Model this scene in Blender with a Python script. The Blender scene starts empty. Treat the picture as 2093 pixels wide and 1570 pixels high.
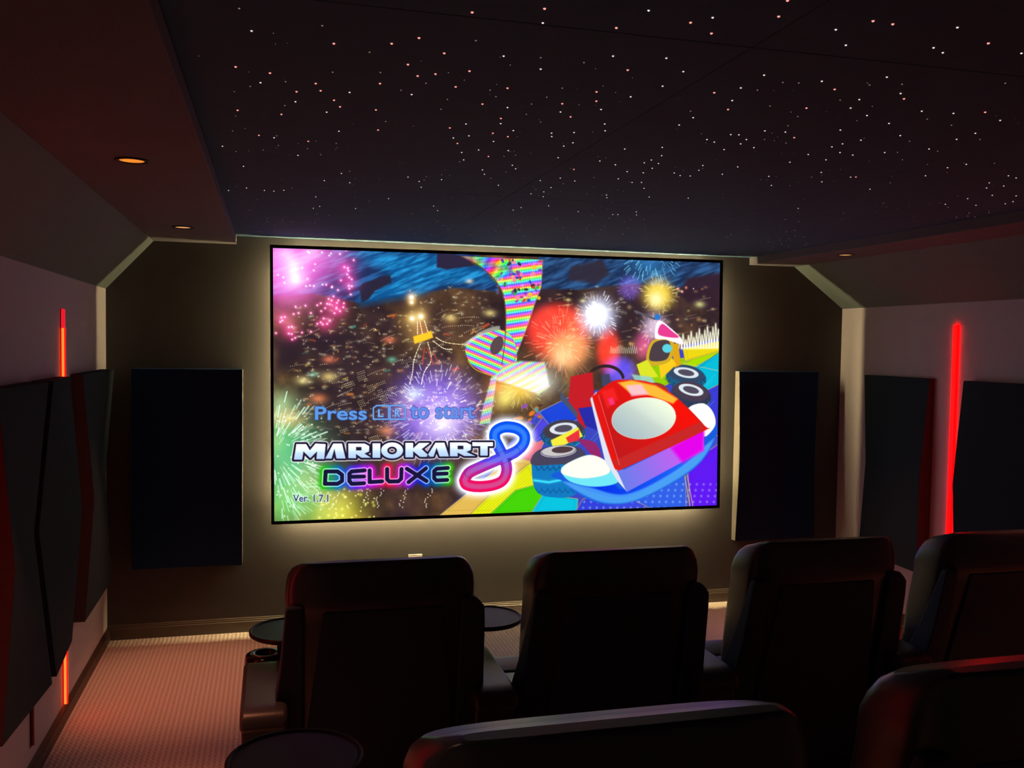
import bpy, bmesh, math, random
import numpy as np
from mathutils import Vector, Matrix

# ------------------------------------------------------------------ camera, world, exposure
scene = bpy.context.scene
COL = scene.collection

cam_data = bpy.data.cameras.new('camera'); cam = bpy.data.objects.new('camera', cam_data); COL.objects.link(cam)
cam_data.sensor_width = 36.0; cam_data.sensor_fit = 'HORIZONTAL'
cam_data.lens = 36.0*1864.39/2093; cam_data.clip_start = .02
def cam_matrix(yaw, pitch, roll, loc):
    ca, sa, cb, sb, cc, sc = math.cos(yaw), math.sin(yaw), math.cos(pitch), math.sin(pitch), math.cos(roll), math.sin(roll)
    R = np.array([[ca, -sa, 0], [sa, ca, 0], [0, 0, 1]]) @ np.array([[1, 0, 0], [0, cb, -sb], [0, sb, cb]]) @ np.array([[cc, 0, sc], [0, 1, 0], [-sc, 0, cc]])
    M = Matrix.Identity(4)
    for i in range(3):
        M[i][0], M[i][1], M[i][2], M[i][3] = R[i, 0], R[i, 2], -R[i, 1], loc[i]
    return M
cam.matrix_world = cam_matrix(-.2583555, -.0436992, -.0146604, (-1.6765, -6.39558, 2.00695))
scene.camera = cam

world = bpy.data.worlds.new('world'); scene.world = world; world.use_nodes = True
world.node_tree.nodes['Background'].inputs[0].default_value = (0, 0, 0, 1)
world.node_tree.nodes['Background'].inputs[1].default_value = 0
vs = scene.view_settings
vs.view_transform = 'Standard'; vs.look = 'None'; vs.gamma = 1; vs.use_curve_mapping = False
vs.exposure = 0.0
scene.display_settings.display_device = 'sRGB'

PICTURE_GAIN = 1.0        # the screen
WARM_STRIP = 350.0          # warm strips behind the screen
RED_BAR = 8.5            # red wall bars
DOWNLIGHT_FRONT = 100.0    # downlights over the aisles
DOWNLIGHT_SPOT = 22.0      # warm downlights over the rear rows

# ------------------------------------------------------------------ materials
def mat(name, col, rough=.6, spec=.5, bump=None, emit=None, strength=1, metal=0, vary=0.0, vscale=8, coat=0):
    m = bpy.data.materials.new(name); m.use_nodes = True
    nt = m.node_tree; b = nt.nodes['Principled BSDF']
    b.inputs['Base Color'].default_value = (*col, 1); b.inputs['Roughness'].default_value = rough
    b.inputs['Specular IOR Level'].default_value = spec; b.inputs['Metallic'].default_value = metal
    b.inputs['Coat Weight'].default_value = coat
    if emit:
        b.inputs['Emission Color'].default_value = (*emit, 1); b.inputs['Emission Strength'].default_value = strength
    tc = nt.nodes.new('ShaderNodeTexCoord')
    if vary:
        n = nt.nodes.new('ShaderNodeTexNoise'); n.inputs['Scale'].default_value = vscale; n.inputs['Detail'].default_value = 5
        nt.links.new(tc.outputs['Object'], n.inputs['Vector'])
        mx = nt.nodes.new('ShaderNodeMix'); mx.data_type = 'RGBA'
        mx.inputs['A'].default_value = (*[c*(1-vary) for c in col], 1); mx.inputs['B'].default_value = (*[min(1, c*(1+vary)) for c in col], 1)
        nt.links.new(n.outputs['Fac'], mx.inputs['Factor']); nt.links.new(mx.outputs['Result'], b.inputs['Base Color'])
    if bump:
        scale, dist = bump
        n = nt.nodes.new('ShaderNodeTexNoise'); n.inputs['Scale'].default_value = scale; n.inputs['Detail'].default_value = 4
        nt.links.new(tc.outputs['Object'], n.inputs['Vector'])
        bp = nt.nodes.new('ShaderNodeBump'); bp.inputs['Distance'].default_value = dist; bp.inputs['Strength'].default_value = .6
        nt.links.new(n.outputs['Fac'], bp.inputs['Height']); nt.links.new(bp.outputs['Normal'], b.inputs['Normal'])
    return m

M = {}
M['back_wall'] = mat('grey_rear_wall_paint', (.5, .52, .56), .8, .3, (110, .002), vary=.02)
M['front_wall'] = mat('charcoal_wall_paint', (.072, .072, .072), .8, .25, (120, .0005), vary=.06)
M['side_wall'] = mat('pale_grey_wall_paint', (.60, .58, .62), .8, .3, (110, .002), vary=.03)
M['slope'] = mat('grey_slope_paint', (.155, .205, .20), .8, .3, (110, .002), vary=.03)
M['soffit'] = mat('dark_soffit_paint', (.15, .15, .17), .8, .3, (110, .002), vary=.03)
M['star_fabric'] = mat('black_star_fabric', (.062, .125, .20), .9, .2, (400, .001), vary=.08)
M['base_dark'] = mat('dark_brown_stained_wood', (.075, .05, .036), .45, .4, (30, .002), vary=.3)
M['base_front'] = mat('charcoal_baseboard_paint', (.10, .085, .07), .4, .5)
M['panel'] = mat('black_acoustic_fabric', (.028, .05, .062), .95, .15, (600, .0012), vary=.12, vscale=60)
M['front_panel'] = mat('navy_black_acoustic_fabric', (.010, .038, .11), .95, .15, (600, .0012), vary=.12, vscale=60)
M['panel_edge'] = mat('pale_beige_panel_edge', (.13, .125, .11), .85, .2, (300, .0008))
M['leather'] = mat('black_leather', (.036, .042, .06), .33, .6, (220, .0006), vary=.1)
M['leather_soft'] = mat('black_leather_worn_smooth', (.045, .046, .052), .34, .55, (260, .0006), vary=.1)
M['gusset'] = mat('black_back_fabric', (.03, .046, .085), .7, .3, (300, .0008))
M['plastic'] = mat('black_gloss_plastic', (.012, .012, .013), .16, .5)
M['tray'] = mat('black_matt_tray_plastic', (.022, .02, .024), .5, .35)
M['rim'] = mat('black_rim', (.008, .008, .009), .5, .4)
M['metal'] = mat('brushed_steel', (.45, .44, .42), .35, .5, metal=1)
M['frame'] = mat('black_velvet_frame', (.004, .004, .005), .9, .1)
M['alu'] = mat('dark_aluminium', (.08, .04, .04), .4, .5, metal=.6)
M['white_plastic'] = mat('white_plastic', (.7, .68, .64), .4, .5)
M['black_hole'] = mat('slot_black', (.01, .01, .01), .6, .3)
M['warm_strip'] = mat('warm_white_light_strip', (.8, .7, .5), .5, .2, emit=(1, .74, .36), strength=WARM_STRIP)
M['red_glow'] = mat('red_diffuser', (.3, .0, .0), .4, .4, emit=(1, .0003, .0003), strength=RED_BAR)
M['orange_glow'] = mat('orange_red_core', (.6, .1, .02), .4, .4, emit=(1, .24, .03), strength=1.35)
M['red_cap'] = mat('red_diffuser_end', (.4, .01, .01), .3, .5, emit=(.85, .01, .025), strength=1.0)
M['red_off'] = mat('unlit_red_diffuser', (.10, .006, .008), .3, .5)
M['lamp_orange'] = mat('orange_downlight_lens', (.8, .4, .1), .4, .3, emit=(.92, .27, .025), strength=1.0)
M['lamp_pale'] = mat('pale_orange_downlight_lens', (.8, .5, .3), .4, .3, emit=(.78, .38, .14), strength=1.0)
M['lamp_trim'] = mat('dark_downlight_trim', (.03, .02, .02), .5, .3)
M['star_red'] = mat('red_star_tip', (.5, .1, .1), .4, .3, emit=(1, .32, .27), strength=1.3)
M['star_white'] = mat('white_star_tip', (.6, .6, .6), .4, .3, emit=(1, .86, .78), strength=1.0)
M['star_dim'] = mat('dim_star_tip', (.3, .3, .3), .4, .3, emit=(.30, .22, .20), strength=.7)
M['star_faint'] = mat('faint_star_tip', (.3, .3, .3), .4, .3, emit=(.28, .26, .30), strength=.7)

def carpet_material():
    m = bpy.data.materials.new('ribbed_beige_loop_carpet'); m.use_nodes = True; nt = m.node_tree; b = nt.nodes['Principled BSDF']
    N = nt.nodes.new; L = nt.links.new
    tc = N('ShaderNodeTexCoord'); sp = N('ShaderNodeSeparateXYZ'); L(tc.outputs['Object'], sp.inputs[0])
    def wave(sock, freq, ph=None):
        a = N('ShaderNodeMath'); a.operation = 'MULTIPLY'; L(sock, a.inputs[0]); a.inputs[1].default_value = freq
        if ph is not None:
            q = N('ShaderNodeMath'); q.operation = 'ADD'; L(a.outputs[0], q.inputs[0]); L(ph, q.inputs[1]); a = q
        s = N('ShaderNodeMath'); s.operation = 'SINE'; L(a.outputs[0], s.inputs[0]); return s.outputs[0]
    nz = N('ShaderNodeTexNoise'); nz.inputs['Scale'].default_value = 9; L(tc.outputs['Object'], nz.inputs['Vector'])
    rib = wave(sp.outputs['X'], 2*math.pi/.026, nz.outputs['Fac']); loop = wave(sp.outputs['Y'], 2*math.pi/.034)
    mu = N('ShaderNodeMath'); mu.operation = 'MULTIPLY'; L(rib, mu.inputs[0]); L(loop, mu.inputs[1])
    ad = N('ShaderNodeMath'); ad.operation = 'ADD'; L(rib, ad.inputs[0]); L(mu.outputs[0], ad.inputs[1])
    mr = N('ShaderNodeMapRange'); mr.inputs['From Min'].default_value = -2; mr.inputs['From Max'].default_value = 2; L(ad.outputs[0], mr.inputs['Value'])
    cr = N('ShaderNodeMix'); cr.data_type = 'RGBA'; cr.inputs['A'].default_value = (.48, .42, .36, 1); cr.inputs['B'].default_value = (.92, .82, .72, 1); L(mr.outputs[0], cr.inputs['Factor'])
    L(cr.outputs['Result'], b.inputs['Base Color']); b.inputs['Roughness'].default_value = .95; b.inputs['Specular IOR Level'].default_value = .1
    bp = N('ShaderNodeBump'); bp.inputs['Distance'].default_value = .004; bp.inputs['Strength'].default_value = .35; L(ad.outputs[0], bp.inputs['Height']); L(bp.outputs['Normal'], b.inputs['Normal'])
    return m
M['carpet'] = carpet_material()

# ------------------------------------------------------------------ builders
def link(o, parent=None):
    COL.objects.link(o)
    if parent: o.parent = parent
    return o
def obj(name, bm, m, parent=None, smooth=False, bevel=0, seg=2):
    me = bpy.data.meshes.new(name); bmesh.ops.recalc_face_normals(bm, faces=bm.faces[:]); bm.to_mesh(me); bm.free()
    me.materials.append(M[m] if isinstance(m, str) else m)
    if smooth: me.polygons.foreach_set('use_smooth', [True]*len(me.polygons))
    o = link(bpy.data.objects.new(name, me), parent)
    if bevel:
        b = o.modifiers.new('bevel', 'BEVEL'); b.width = bevel; b.segments = seg; b.limit_method = 'ANGLE'; b.angle_limit = math.radians(35)
        me.polygons.foreach_set('use_smooth', [True]*len(me.polygons))
        w = o.modifiers.new('normals', 'WEIGHTED_NORMAL'); w.keep_sharp = False
    return o
def thing(name, label, cat, loc=(0, 0, 0), group=None):
    o = link(bpy.data.objects.new(name, None)); o.empty_display_size = .1; o.location = loc
    return tag(o, label, cat, group)
def tag(o, label, cat, group=None, kind=None):
    if label: o['label'] = label
    if cat: o['category'] = cat
    if group: o['group'] = group
    if kind: o['kind'] = kind
    return o
def struct(o): o['kind'] = 'structure'; return o
def copy_tree(o, parent=None):
    c = o.copy(); COL.objects.link(c)
    if parent: c.parent = parent
    for ch in list(o.children): copy_tree(ch, c)
    return c
def box(bm, x0, x1, y0, y1, z0, z1):
    v = [bm.verts.new((x, y, z)) for x in (x0, x1) for y in (y0, y1) for z in (z0, z1)]
    for f in ((0, 1, 3, 2), (4, 6, 7, 5), (0, 4, 5, 1), (2, 3, 7, 6), (0, 2, 6, 4), (1, 5, 7, 3)): bm.faces.new([v[i] for i in f])
def B(*a):
    bm = bmesh.new(); box(bm, *a); return bm
def prism(bm, pts, axis, a, b):
    """extrude a polygon along an axis; pts are the other two coordinates in xyz order"""
    def P(p, t):
        q = list(p); q.insert(axis, t); return q
    v0 = [bm.verts.new(P(p, a)) for p in pts]; v1 = [bm.verts.new(P(p, b)) for p in pts]; n = len(pts)
    bm.faces.new(v0); bm.faces.new(v1[::-1])
    for i in range(n): bm.faces.new((v0[i], v0[(i+1) % n], v1[(i+1) % n], v1[i]))
def lathe(bm, prof, c=(0, 0, 0), n=40):
    rings = []
    for r, z in prof:
        if r < 1e-6: rings.append([bm.verts.new((c[0], c[1], c[2]+z))])
        else: rings.append([bm.verts.new((c[0]+r*math.cos(2*math.pi*k/n), c[1]+r*math.sin(2*math.pi*k/n), c[2]+z)) for k in range(n)])
    for a, b in zip(rings, rings[1:]):
        for k in range(n):
            if len(a) == 1 and len(b) == 1: break
            if len(a) == 1: bm.faces.new((a[0], b[k], b[(k+1) % n]))
            elif len(b) == 1: bm.faces.new((a[k], a[(k+1) % n], b[0]))
            else: bm.faces.new((a[k], a[(k+1) % n], b[(k+1) % n], b[k]))
def loft(bm, rings):
    R = [[bm.verts.new(p) for p in r] for r in rings]; n = len(R[0])
    for a, b in zip(R, R[1:]):
        for k in range(n): bm.faces.new((a[k], a[(k+1) % n], b[(k+1) % n], b[k]))
    bm.faces.new(R[0][::-1]); bm.faces.new(R[-1])
def squircle(cx, cy, hx, hy, e=4, n=48):
    out = []
    for k in range(n):
        t = 2*math.pi*k/n; c, s = math.cos(t), math.sin(t)
        out.append((cx+hx*math.copysign(abs(c)**(2/e), c), cy+hy*math.copysign(abs(s)**(2/e), s)))
    return out
# ------------------------------------------------------------------ the picture on the screen
CW, CH = 1120, 630
def homography(src, dst):
    A, b = [], []
    for (x, y), (u, v) in zip(src, dst):
        A.append([x, y, 1, 0, 0, 0, -u*x, -u*y]); b.append(u)
        A.append([0, 0, 0, x, y, 1, -v*x, -v*y]); b.append(v)
    return np.append(np.linalg.solve(np.array(A, float), np.array(b, float)), 1).reshape(3, 3)
HM = homography([(557.9, 507.1), (1471.7, 537.4), (1464.7, 1032.7), (560.6, 1066.2)],
                [(0, 0), (CW, 0), (CW, CH), (0, CH)])

def T(pts):
    p = np.atleast_2d(np.array(pts, float))
    q = np.c_[p, np.ones(len(p))] @ HM.T
    return q[:, :2]/q[:, 2:]

class Canvas:
    def __init__(s):
        s.a = np.zeros((CH, CW, 3)); s.rng = np.random.default_rng(7)
        s.Y, s.X = np.mgrid[0:CH, 0:CW].astype(float); s.X += .5; s.Y += .5
    def box(s, p, pad):
        x0, y0 = np.floor(p.min(0)-pad).astype(int); x1, y1 = np.ceil(p.max(0)+pad).astype(int)
        x0, y0, x1, y1 = max(x0, 0), max(y0, 0), min(x1, CW), min(y1, CH)
        if x1 <= x0 or y1 <= y0: return None
        return (slice(y0, y1), slice(x0, x1))
    def seg_dist(s, sl, P0, P1):
        X = s.X[sl][..., None]; Y = s.Y[sl][..., None]
        dx, dy = (P1-P0).T; L = dx*dx+dy*dy+1e-9
        t = np.clip(((X-P0[:, 0])*dx+(Y-P0[:, 1])*dy)/L, 0, 1)
        return np.sqrt(((X-P0[:, 0]-t*dx)**2+(Y-P0[:, 1]-t*dy)**2).min(-1))
    def inside(s, sl, P0, P1):
        X = s.X[sl][..., None]; Y = s.Y[sl][..., None]
        c = (P0[:, 1] > Y) != (P1[:, 1] > Y)
        xi = P0[:, 0]+(Y-P0[:, 1])*(P1[:, 0]-P0[:, 0])/(P1[:, 1]-P0[:, 1]+1e-12)
        return ((c & (X < xi)).sum(-1) % 2) == 1
    def sdf(s, loops, pad):
        P0 = np.vstack(loops); P1 = np.vstack([np.roll(l, -1, 0) for l in loops])
        sl = s.box(P0, pad)
        if sl is None: return None, None
        d = s.seg_dist(sl, P0, P1); d[s.inside(sl, P0, P1)] *= -1
        return sl, d
    def mix(s, sl, a, col):
        col = np.asarray(col, float)
        if col.max() > 2.5: col = col/255
        s.a[sl] = s.a[sl]*(1-a[..., None])+col*a[..., None]
    def add(s, sl, a, col):
        col = np.asarray(col, float)/255
        s.a[sl] = 1-(1-np.clip(s.a[sl], 0, 1))*(1-np.clip(a[..., None]*col, 0, 1))
    def fill(s, pts, col, soft=.8, al=1., loops=False, grow=0, pat=None):
        lp = [T(p) for p in pts] if loops else [T(pts)]
        sl, d = s.sdf(lp, soft+grow+2)
        if sl is None: return
        c = pat(s.X[sl], s.Y[sl]) if pat else col
        s.mix(sl, al*np.clip(.5-(d-grow)/(2*soft), 0, 1), c)
    def grad(s, pts, c0, c1, a, b, soft=1.):
        q0, q1 = T([a, b]); v = q1-q0; L = (v*v).sum()
        s.fill(pts, 0, soft, pat=lambda X, Y: (lambda t: np.array(c0)/255*(1-t)+np.array(c1)/255*t)(np.clip(((X-q0[0])*v[0]+(Y-q0[1])*v[1])/L, 0, 1)[..., None]))
    def halo(s, pts, col, r, al=1., loops=False):
        lp = [T(p) for p in pts] if loops else [T(pts)]
        sl, d = s.sdf(lp, r*2)
        if sl is not None: s.add(sl, al*np.exp(-(np.maximum(d, 0)/r)**2*2), col)
    def line(s, pts, w, col, al=1., soft=.7, glow=None):
        p = T(pts)
        sl = s.box(p, w+soft+2+(glow or 0)*2)
        if sl is None: return
        d = s.seg_dist(sl, p[:-1], p[1:])
        if glow: s.add(sl, .6*np.exp(-(d/glow)**2), col)
        s.mix(sl, al*np.clip(.5-(d-w/2)/(2*soft), 0, 1), col)
    def glow(s, x, y, r, col, al=1., ry=None, p=2):
        c = T([(x, y)])[0]; r *= 1.22; ry = (ry*1.22 if ry else r)
        sl = s.box(c[None], 2.6*max(r, ry))
        if sl is None: return
        q = ((s.X[sl]-c[0])/r)**2+((s.Y[sl]-c[1])/ry)**2
        s.add(sl, al*np.exp(-q**(p/2)), col)
    def dots(s, xy, r, col, al=1.):
        for (x, y) in T(xy):
            sl = s.box(np.array([[x, y]]), 4*r)
            if sl is None: continue
            q = ((s.X[sl]-x)**2+(s.Y[sl]-y)**2)/(r*r)
            s.add(sl, al*np.exp(-q), col)
    def burst(s, x, y, r0, r1, n, col, w=1.6, seed=0, a0=0, a1=6.283, tail=.45, al=.9):
        g = np.random.default_rng(seed)
        for k in range(n):
            t = a0+(a1-a0)*(k+g.uniform(-.4, .4))/n
            ra = r0+(r1-r0)*g.uniform(.25, 1); rb = max(r0*.4, ra-(r1-r0)*tail*g.uniform(.5, 1))
            c, q = np.cos(t), np.sin(t)
            s.line([(x+rb*c, y+rb*q), (x+ra*c, y+ra*q)], w*g.uniform(.6, 1.2), col, al*g.uniform(.4, 1))
    def noise(s, cell, seed, octs=4):
        g = np.random.default_rng(seed); out = np.zeros((CH, CW)); amp = 1; tot = 0
        for o in range(octs):
            c = max(cell/2**o, 2); ny, nx = int(CH/c)+3, int(CW/c)+3
            G = g.random((ny, nx)); fy, fx = s.Y/c, s.X/c
            iy, ix = fy.astype(int), fx.astype(int); ty, tx = fy-iy, fx-ix
            ty = ty*ty*(3-2*ty); tx = tx*tx*(3-2*tx)
            out += amp*((G[iy, ix]*(1-tx)+G[iy, ix+1]*tx)*(1-ty)+(G[iy+1, ix]*(1-tx)+G[iy+1, ix+1]*tx)*ty)
            tot += amp; amp *= .55
        return out/tot

def hue(h):
    h = np.asarray(h)[..., None]
    return np.clip(np.abs(((h+np.array([0, 2/3, 1/3])) % 1)*6-3)-1, 0, 1)

def ell(x, y, a, b, rot=0, n=48, t0=0, t1=360):
    t = np.radians(np.linspace(t0, t1, n, endpoint=(t1-t0) < 360)); r = math.radians(rot)
    return np.c_[x+a*np.cos(t)*math.cos(r)-b*np.sin(t)*math.sin(r), y+a*np.cos(t)*math.sin(r)+b*np.sin(t)*math.cos(r)]

def smooth(pts, n=8, closed=False):
    P = np.array(pts, float); N = len(P); out = []
    for i in range(N if closed else N-1):
        g = (lambda k: P[k % N]) if closed else (lambda k: P[min(max(k, 0), N-1)])
        p0, p1, p2, p3 = g(i-1), g(i), g(i+1), g(i+2)
        for t in np.arange(n)/n:
            out.append(.5*(2*p1+(p2-p0)*t+(2*p0-5*p1+4*p2-p3)*t*t+(3*p1-p0-3*p2+p3)*t**3))
    if not closed: out.append(P[-1])
    return np.array(out)

def paint(glyphs):
    """The whole picture, as display values 0..1; glyphs(text, x, y, w, h) gives letter outlines."""
    k = Canvas(); A = k.a; g = k.rng
    n1, n2 = k.noise(150, 1), k.noise(40, 2, 5)
    # night ground with warm districts
    base = np.array([54, 38, 44])/255; warm = np.array([112, 80, 46])/255
    m = np.clip((n1-.38)*3.2, 0, 1)*np.clip(.35+n2, 0, 1)
    A[:] = base*(.75+.5*n2[..., None])*(1-m[..., None])+warm*(.6+.8*n2[..., None])*m[..., None]
    k.fill([(556, 690), (640, 668), (730, 672), (735, 700), (640, 735), (556, 770)], (48, 34, 44), 22, .9)
    # sea and its dark islands
    wave = k.noise(16, 5, 3)
    def sea(hi, lo):
        def f(X, Y):
            i, j = Y.astype(int), X.astype(int)
            t = np.clip((wave[i, (j+2*i) % CW]-.35)*2.6, 0, 1)[..., None]
            return (np.array(lo)*(1-t)+np.array(hi)*t)/255
        return f
    k.fill([(556, 500), (960, 505), (1012, 560), (1016, 596), (930, 588), (850, 600), (738, 620), (640, 600), (556, 604)], 0, 3, 1, pat=sea((40, 96, 160), (28, 48, 92)))
    k.fill([(700, 515), (900, 520), (985, 550), (1000, 575), (900, 580), (860, 600), (738, 621), (735, 612), (800, 570), (775, 545)], 0, 14, 1, pat=sea((38, 150, 214), (16, 88, 150)))
    k.fill([(738, 619), (734, 590), (740, 580), (790, 563), (797, 564), (799, 578), (766, 594), (752, 612)], (44, 40, 62), 2)
    k.fill([(892, 516), (960, 524), (975, 542), (910, 551), (891, 546)], (46, 40, 66), 2)
    k.fill([(1100, 520), (1480, 530), (1480, 590), (1400, 588), (1290, 580), (1180, 592), (1098, 590)], 0, 3, 1, pat=sea((52, 96, 150), (30, 48, 84)))
    k.fill([(1165, 545), (1230, 530), (1246, 560), (1215, 580), (1160, 572)], (52, 44, 58), 5, .9)
    k.fill([(1405, 568), (1480, 556), (1480, 640), (1420, 628), (1385, 600)], (54, 34, 48), 6, .95)
    # rows of street lamps and lit blocks
    for i in range(620):
        x, y = g.uniform(600, 1010), g.uniform(585, 930)
        if y < 625 and x < 830: continue
        c = [(255, 214, 120), (255, 180, 80), (230, 240, 170), (255, 235, 200)][g.integers(4)]
        k.glow(x, y, g.uniform(1.5, 6), c, g.uniform(.1, .5), g.uniform(1, 3)); k.dots([(x+g.uniform(-4, 4), y+g.uniform(-3, 3))], g.uniform(.7, 1.3), (255, 236, 176), g.uniform(.4, 1))
    for i in range(120):
        x, y = g.uniform(1120, 1470), g.uniform(585, 720)
        k.glow(x, y, g.uniform(1.5, 6), [(255, 214, 120), (255, 170, 80), (220, 240, 160)][g.integers(3)], g.uniform(.15, .6), g.uniform(1.5, 4))
    for i in range(95):
        x, y, L, a = g.uniform(575, 1010), g.uniform(640, 930), g.uniform(12, 44), -.38+g.uniform(-.3, .25)
        t = np.arange(0, L, 4.4)
        k.dots(np.c_[x+t*np.cos(a), y+t*np.sin(a)+g.uniform(.1, .9)*t*t/L*.3], .95, (255, 236, 180), g.uniform(.25, .95))
    for i in range(26):
        x, y = g.uniform(690, 960), g.uniform(760, 900); nx, ny = g.integers(3, 7), g.integers(2, 5)
        u, v = np.meshgrid(np.arange(nx)*3.4, np.arange(ny)*3.6)
        k.dots(np.c_[(x+u+v*.5).ravel(), (y-u*.35+v).ravel()], .9, (255, 226, 150), .9)
    for i in range(22):
        x, y = g.uniform(1120, 1465), g.uniform(600, 700); t = np.arange(0, 22, 3.)
        k.dots(np.c_[x+t*.95, y-t*.2], .8, (255, 226, 160), g.uniform(.4, .9))
    for i in range(40):
        x, y, a = g.uniform(585, 990), g.uniform(640, 905), g.uniform(-1, .4); L = g.uniform(5, 13)
        c = [(250, 214, 90), (255, 150, 60), (240, 236, 150), (80, 170, 140), (240, 90, 50)][g.integers(5)]
        k.line([(x, y), (x+L*np.cos(a), y+L*np.sin(a))], g.uniform(2, 6), c, g.uniform(.35, .8), 2)
    for x, y, r, c in [(585, 855, 30, (250, 140, 50)), (650, 815, 16, (255, 120, 50)), (790, 880, 16, (255, 130, 40)), (672, 770, 16, (255, 220, 110)), (620, 778, 14, (250, 230, 130)), (795, 695, 12, (255, 110, 60)), (672, 735, 12, (255, 110, 60)), (800, 735, 9, (70, 200, 150)), (640, 765, 9, (70, 190, 160)), (920, 650, 12, (255, 220, 110)), (1000, 640, 12, (255, 230, 120)), (1430, 622, 12, (240, 240, 130)), (1190, 615, 6, (250, 230, 120)), (1160, 613, 6, (250, 230, 120)), (958, 575, 8, (255, 236, 160))]:
        k.glow(x, y, r, c, .75, r*.6)
    for i in range(3):
        k.dots([(1386+8*i, 590+[0, 6, -2][i])], 3.6, (255, 130, 100), .9)
    k.dots([(1384, 590), (1393, 596), (1417, 590)], 1.6, (255, 240, 220))
    # golden tower with lamp chains
    k.glow(853, 668, 26, (255, 180, 60), .55, 46)
    for x, y, r in [(840, 608, 7), (840, 618, 5), (841, 651, 7), (859, 647, 8)]:
        k.glow(x, y, r*1.5, (255, 190, 90), .9); k.glow(x, y, r*.6, (255, 255, 235), 1)
    k.fill([(843, 688), (880, 676), (884, 690), (846, 703)], (250, 196, 40), 1.5); k.fill([(852, 658), (864, 656), (874, 680), (852, 684)], (190, 120, 70), 2, .6)
    for pl in [[(852, 658), (852, 682)], [(857, 658), (862, 682)], [(866, 656), (873, 678)], [(857, 704), (845, 735), (842, 760), (836, 785)], [(873, 700), (880, 735), (866, 760), (860, 785)], [(884, 697), (905, 712), (922, 714)], [(890, 690), (910, 700), (950, 705)]]:
        p = smooth(pl, 10); k.line(p, 1.5, (255, 226, 150), .9); k.dots(p[::2], 1.2, (255, 250, 225))
    for a, b in [((866, 712), (862, 745)), ((872, 712), (884, 745)), ((884, 720), (896, 745))]:
        k.line([a, b], 3, (220, 70, 50), .7)
    # magenta firework, upper left
    for x, y, r, al in [(600, 545, 62, .95), (565, 530, 55, .9), (640, 525, 50, .75), (570, 585, 40, .7), (610, 590, 34, .5), (690, 520, 40, .35)]:
        k.glow(x, y, r, (236, 50, 168), al)
    for x, y, r, al in [(600, 540, 18, .75), (603, 568, 20, .9), (585, 520, 14, .5), (640, 512, 16, .5), (625, 528, 12, .35)]:
        k.glow(x, y, r, (255, 200, 236), al)
    pk = [(694, 519), (707, 511), (722, 532), (703, 546), (710, 548), (711, 553), (709, 561), (713, 567), (718, 571), (696, 573), (712, 584), (718, 585), (716, 602), (713, 590), (641, 585), (666, 582), (678, 586), (690, 593), (681, 606), (671, 611), (677, 614), (668, 621), (673, 622), (664, 630), (656, 636), (688, 619), (691, 614), (702, 620), (701, 628), (694, 636), (683, 640), (687, 629), (628, 570), (655, 620), (575, 649), (582, 648), (577, 655), (573, 658), (604, 627), (624, 625), (610, 640), (600, 642), (635, 640), (648, 624), (661, 651), (673, 655), (655, 659), (668, 662), (659, 663), (648, 662), (590, 669), (596, 668), (590, 682), (596, 683), (617, 680), (635, 678), (564, 681), (597, 694), (603, 691)]
    for x, y in [(680, 622), (665, 660), (712, 580), (705, 550), (578, 652), (592, 676), (690, 632)]:
        k.glow(x, y, 17, (232, 30, 110), .75)
    k.dots(pk, 4.6, (240, 40, 120), .75); k.dots(pk, 1.9, (255, 226, 240))
    k.dots([(g.uniform(562, 680), g.uniform(512, 590)) for i in range(16)], 2.1, (255, 235, 250))
    # green firework, lower left, and a yellow one below
    for x, y, r, c, al in [(570, 900, 62, (50, 190, 90), .85), (600, 960, 70, (40, 180, 100), .75), (575, 1030, 60, (60, 190, 60), .85), (640, 1010, 50, (60, 190, 60), .5), (700, 1050, 45, (190, 190, 20), .8), (660, 1060, 40, (150, 200, 30), .6), (576, 826, 26, (170, 240, 160), .6)]:
        k.glow(x, y, r, c, al)
    k.burst(556, 925, 40, 130, 64, (214, 255, 226), 3.2, 3, -1.5, 1.5, .38, .9)
    k.burst(575, 1000, 30, 95, 34, (190, 250, 200), 2.8, 4, -.2, 1.6, .4, .8)
    k.burst(556, 925, 20, 95, 30, (240, 255, 240), 2.4, 5, -1.5, 1.5, .3, .9)
    k.dots([(g.uniform(560, 660), g.uniform(850, 1060)) for i in range(46)], 1.7, (226, 255, 226))
    k.dots([(g.uniform(650, 765), g.uniform(1000, 1060)) for i in range(34)], 1.9, (255, 250, 130))
    k.dots([(g.uniform(650, 765), g.uniform(1000, 1060)) for i in range(14)], 3.6, (240, 236, 60), .7)
    for x in (690, 778, 828, 878, 752):
        k.dots([(x+g.uniform(-5, 5)+.35*(1005-y), y) for y in np.arange(1000, 1040, 3.4)], 1.3, (255, 250, 225))
    # violet firework
    k.glow(888, 840, 92, (88, 62, 226), .95, 86, 4); k.glow(900, 850, 46, (170, 150, 255), .7); k.glow(905, 868, 30, (225, 225, 255), .55); k.glow(845, 805, 20, (190, 235, 255), .8, 14)
    k.burst(888, 840, 50, 104, 96, (226, 222, 255), 2.3, 8, tail=.34)
    k.burst(888, 850, 60, 112, 60, (190, 170, 255), 2, 9, 0, 3.14, .4, .7)
    k.dots([(888+g.normal(0, 42), 840+g.normal(0, 36)) for i in range(60)], 1.5, (240, 236, 255))
    # cyan sparks, top right
    k.glow(1325, 540, 44, (30, 120, 200), .6, 24)
    k.burst(1330, 500, 40, 84, 46, (130, 226, 255), 2, 11, .25, 2.9, .4)
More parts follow.
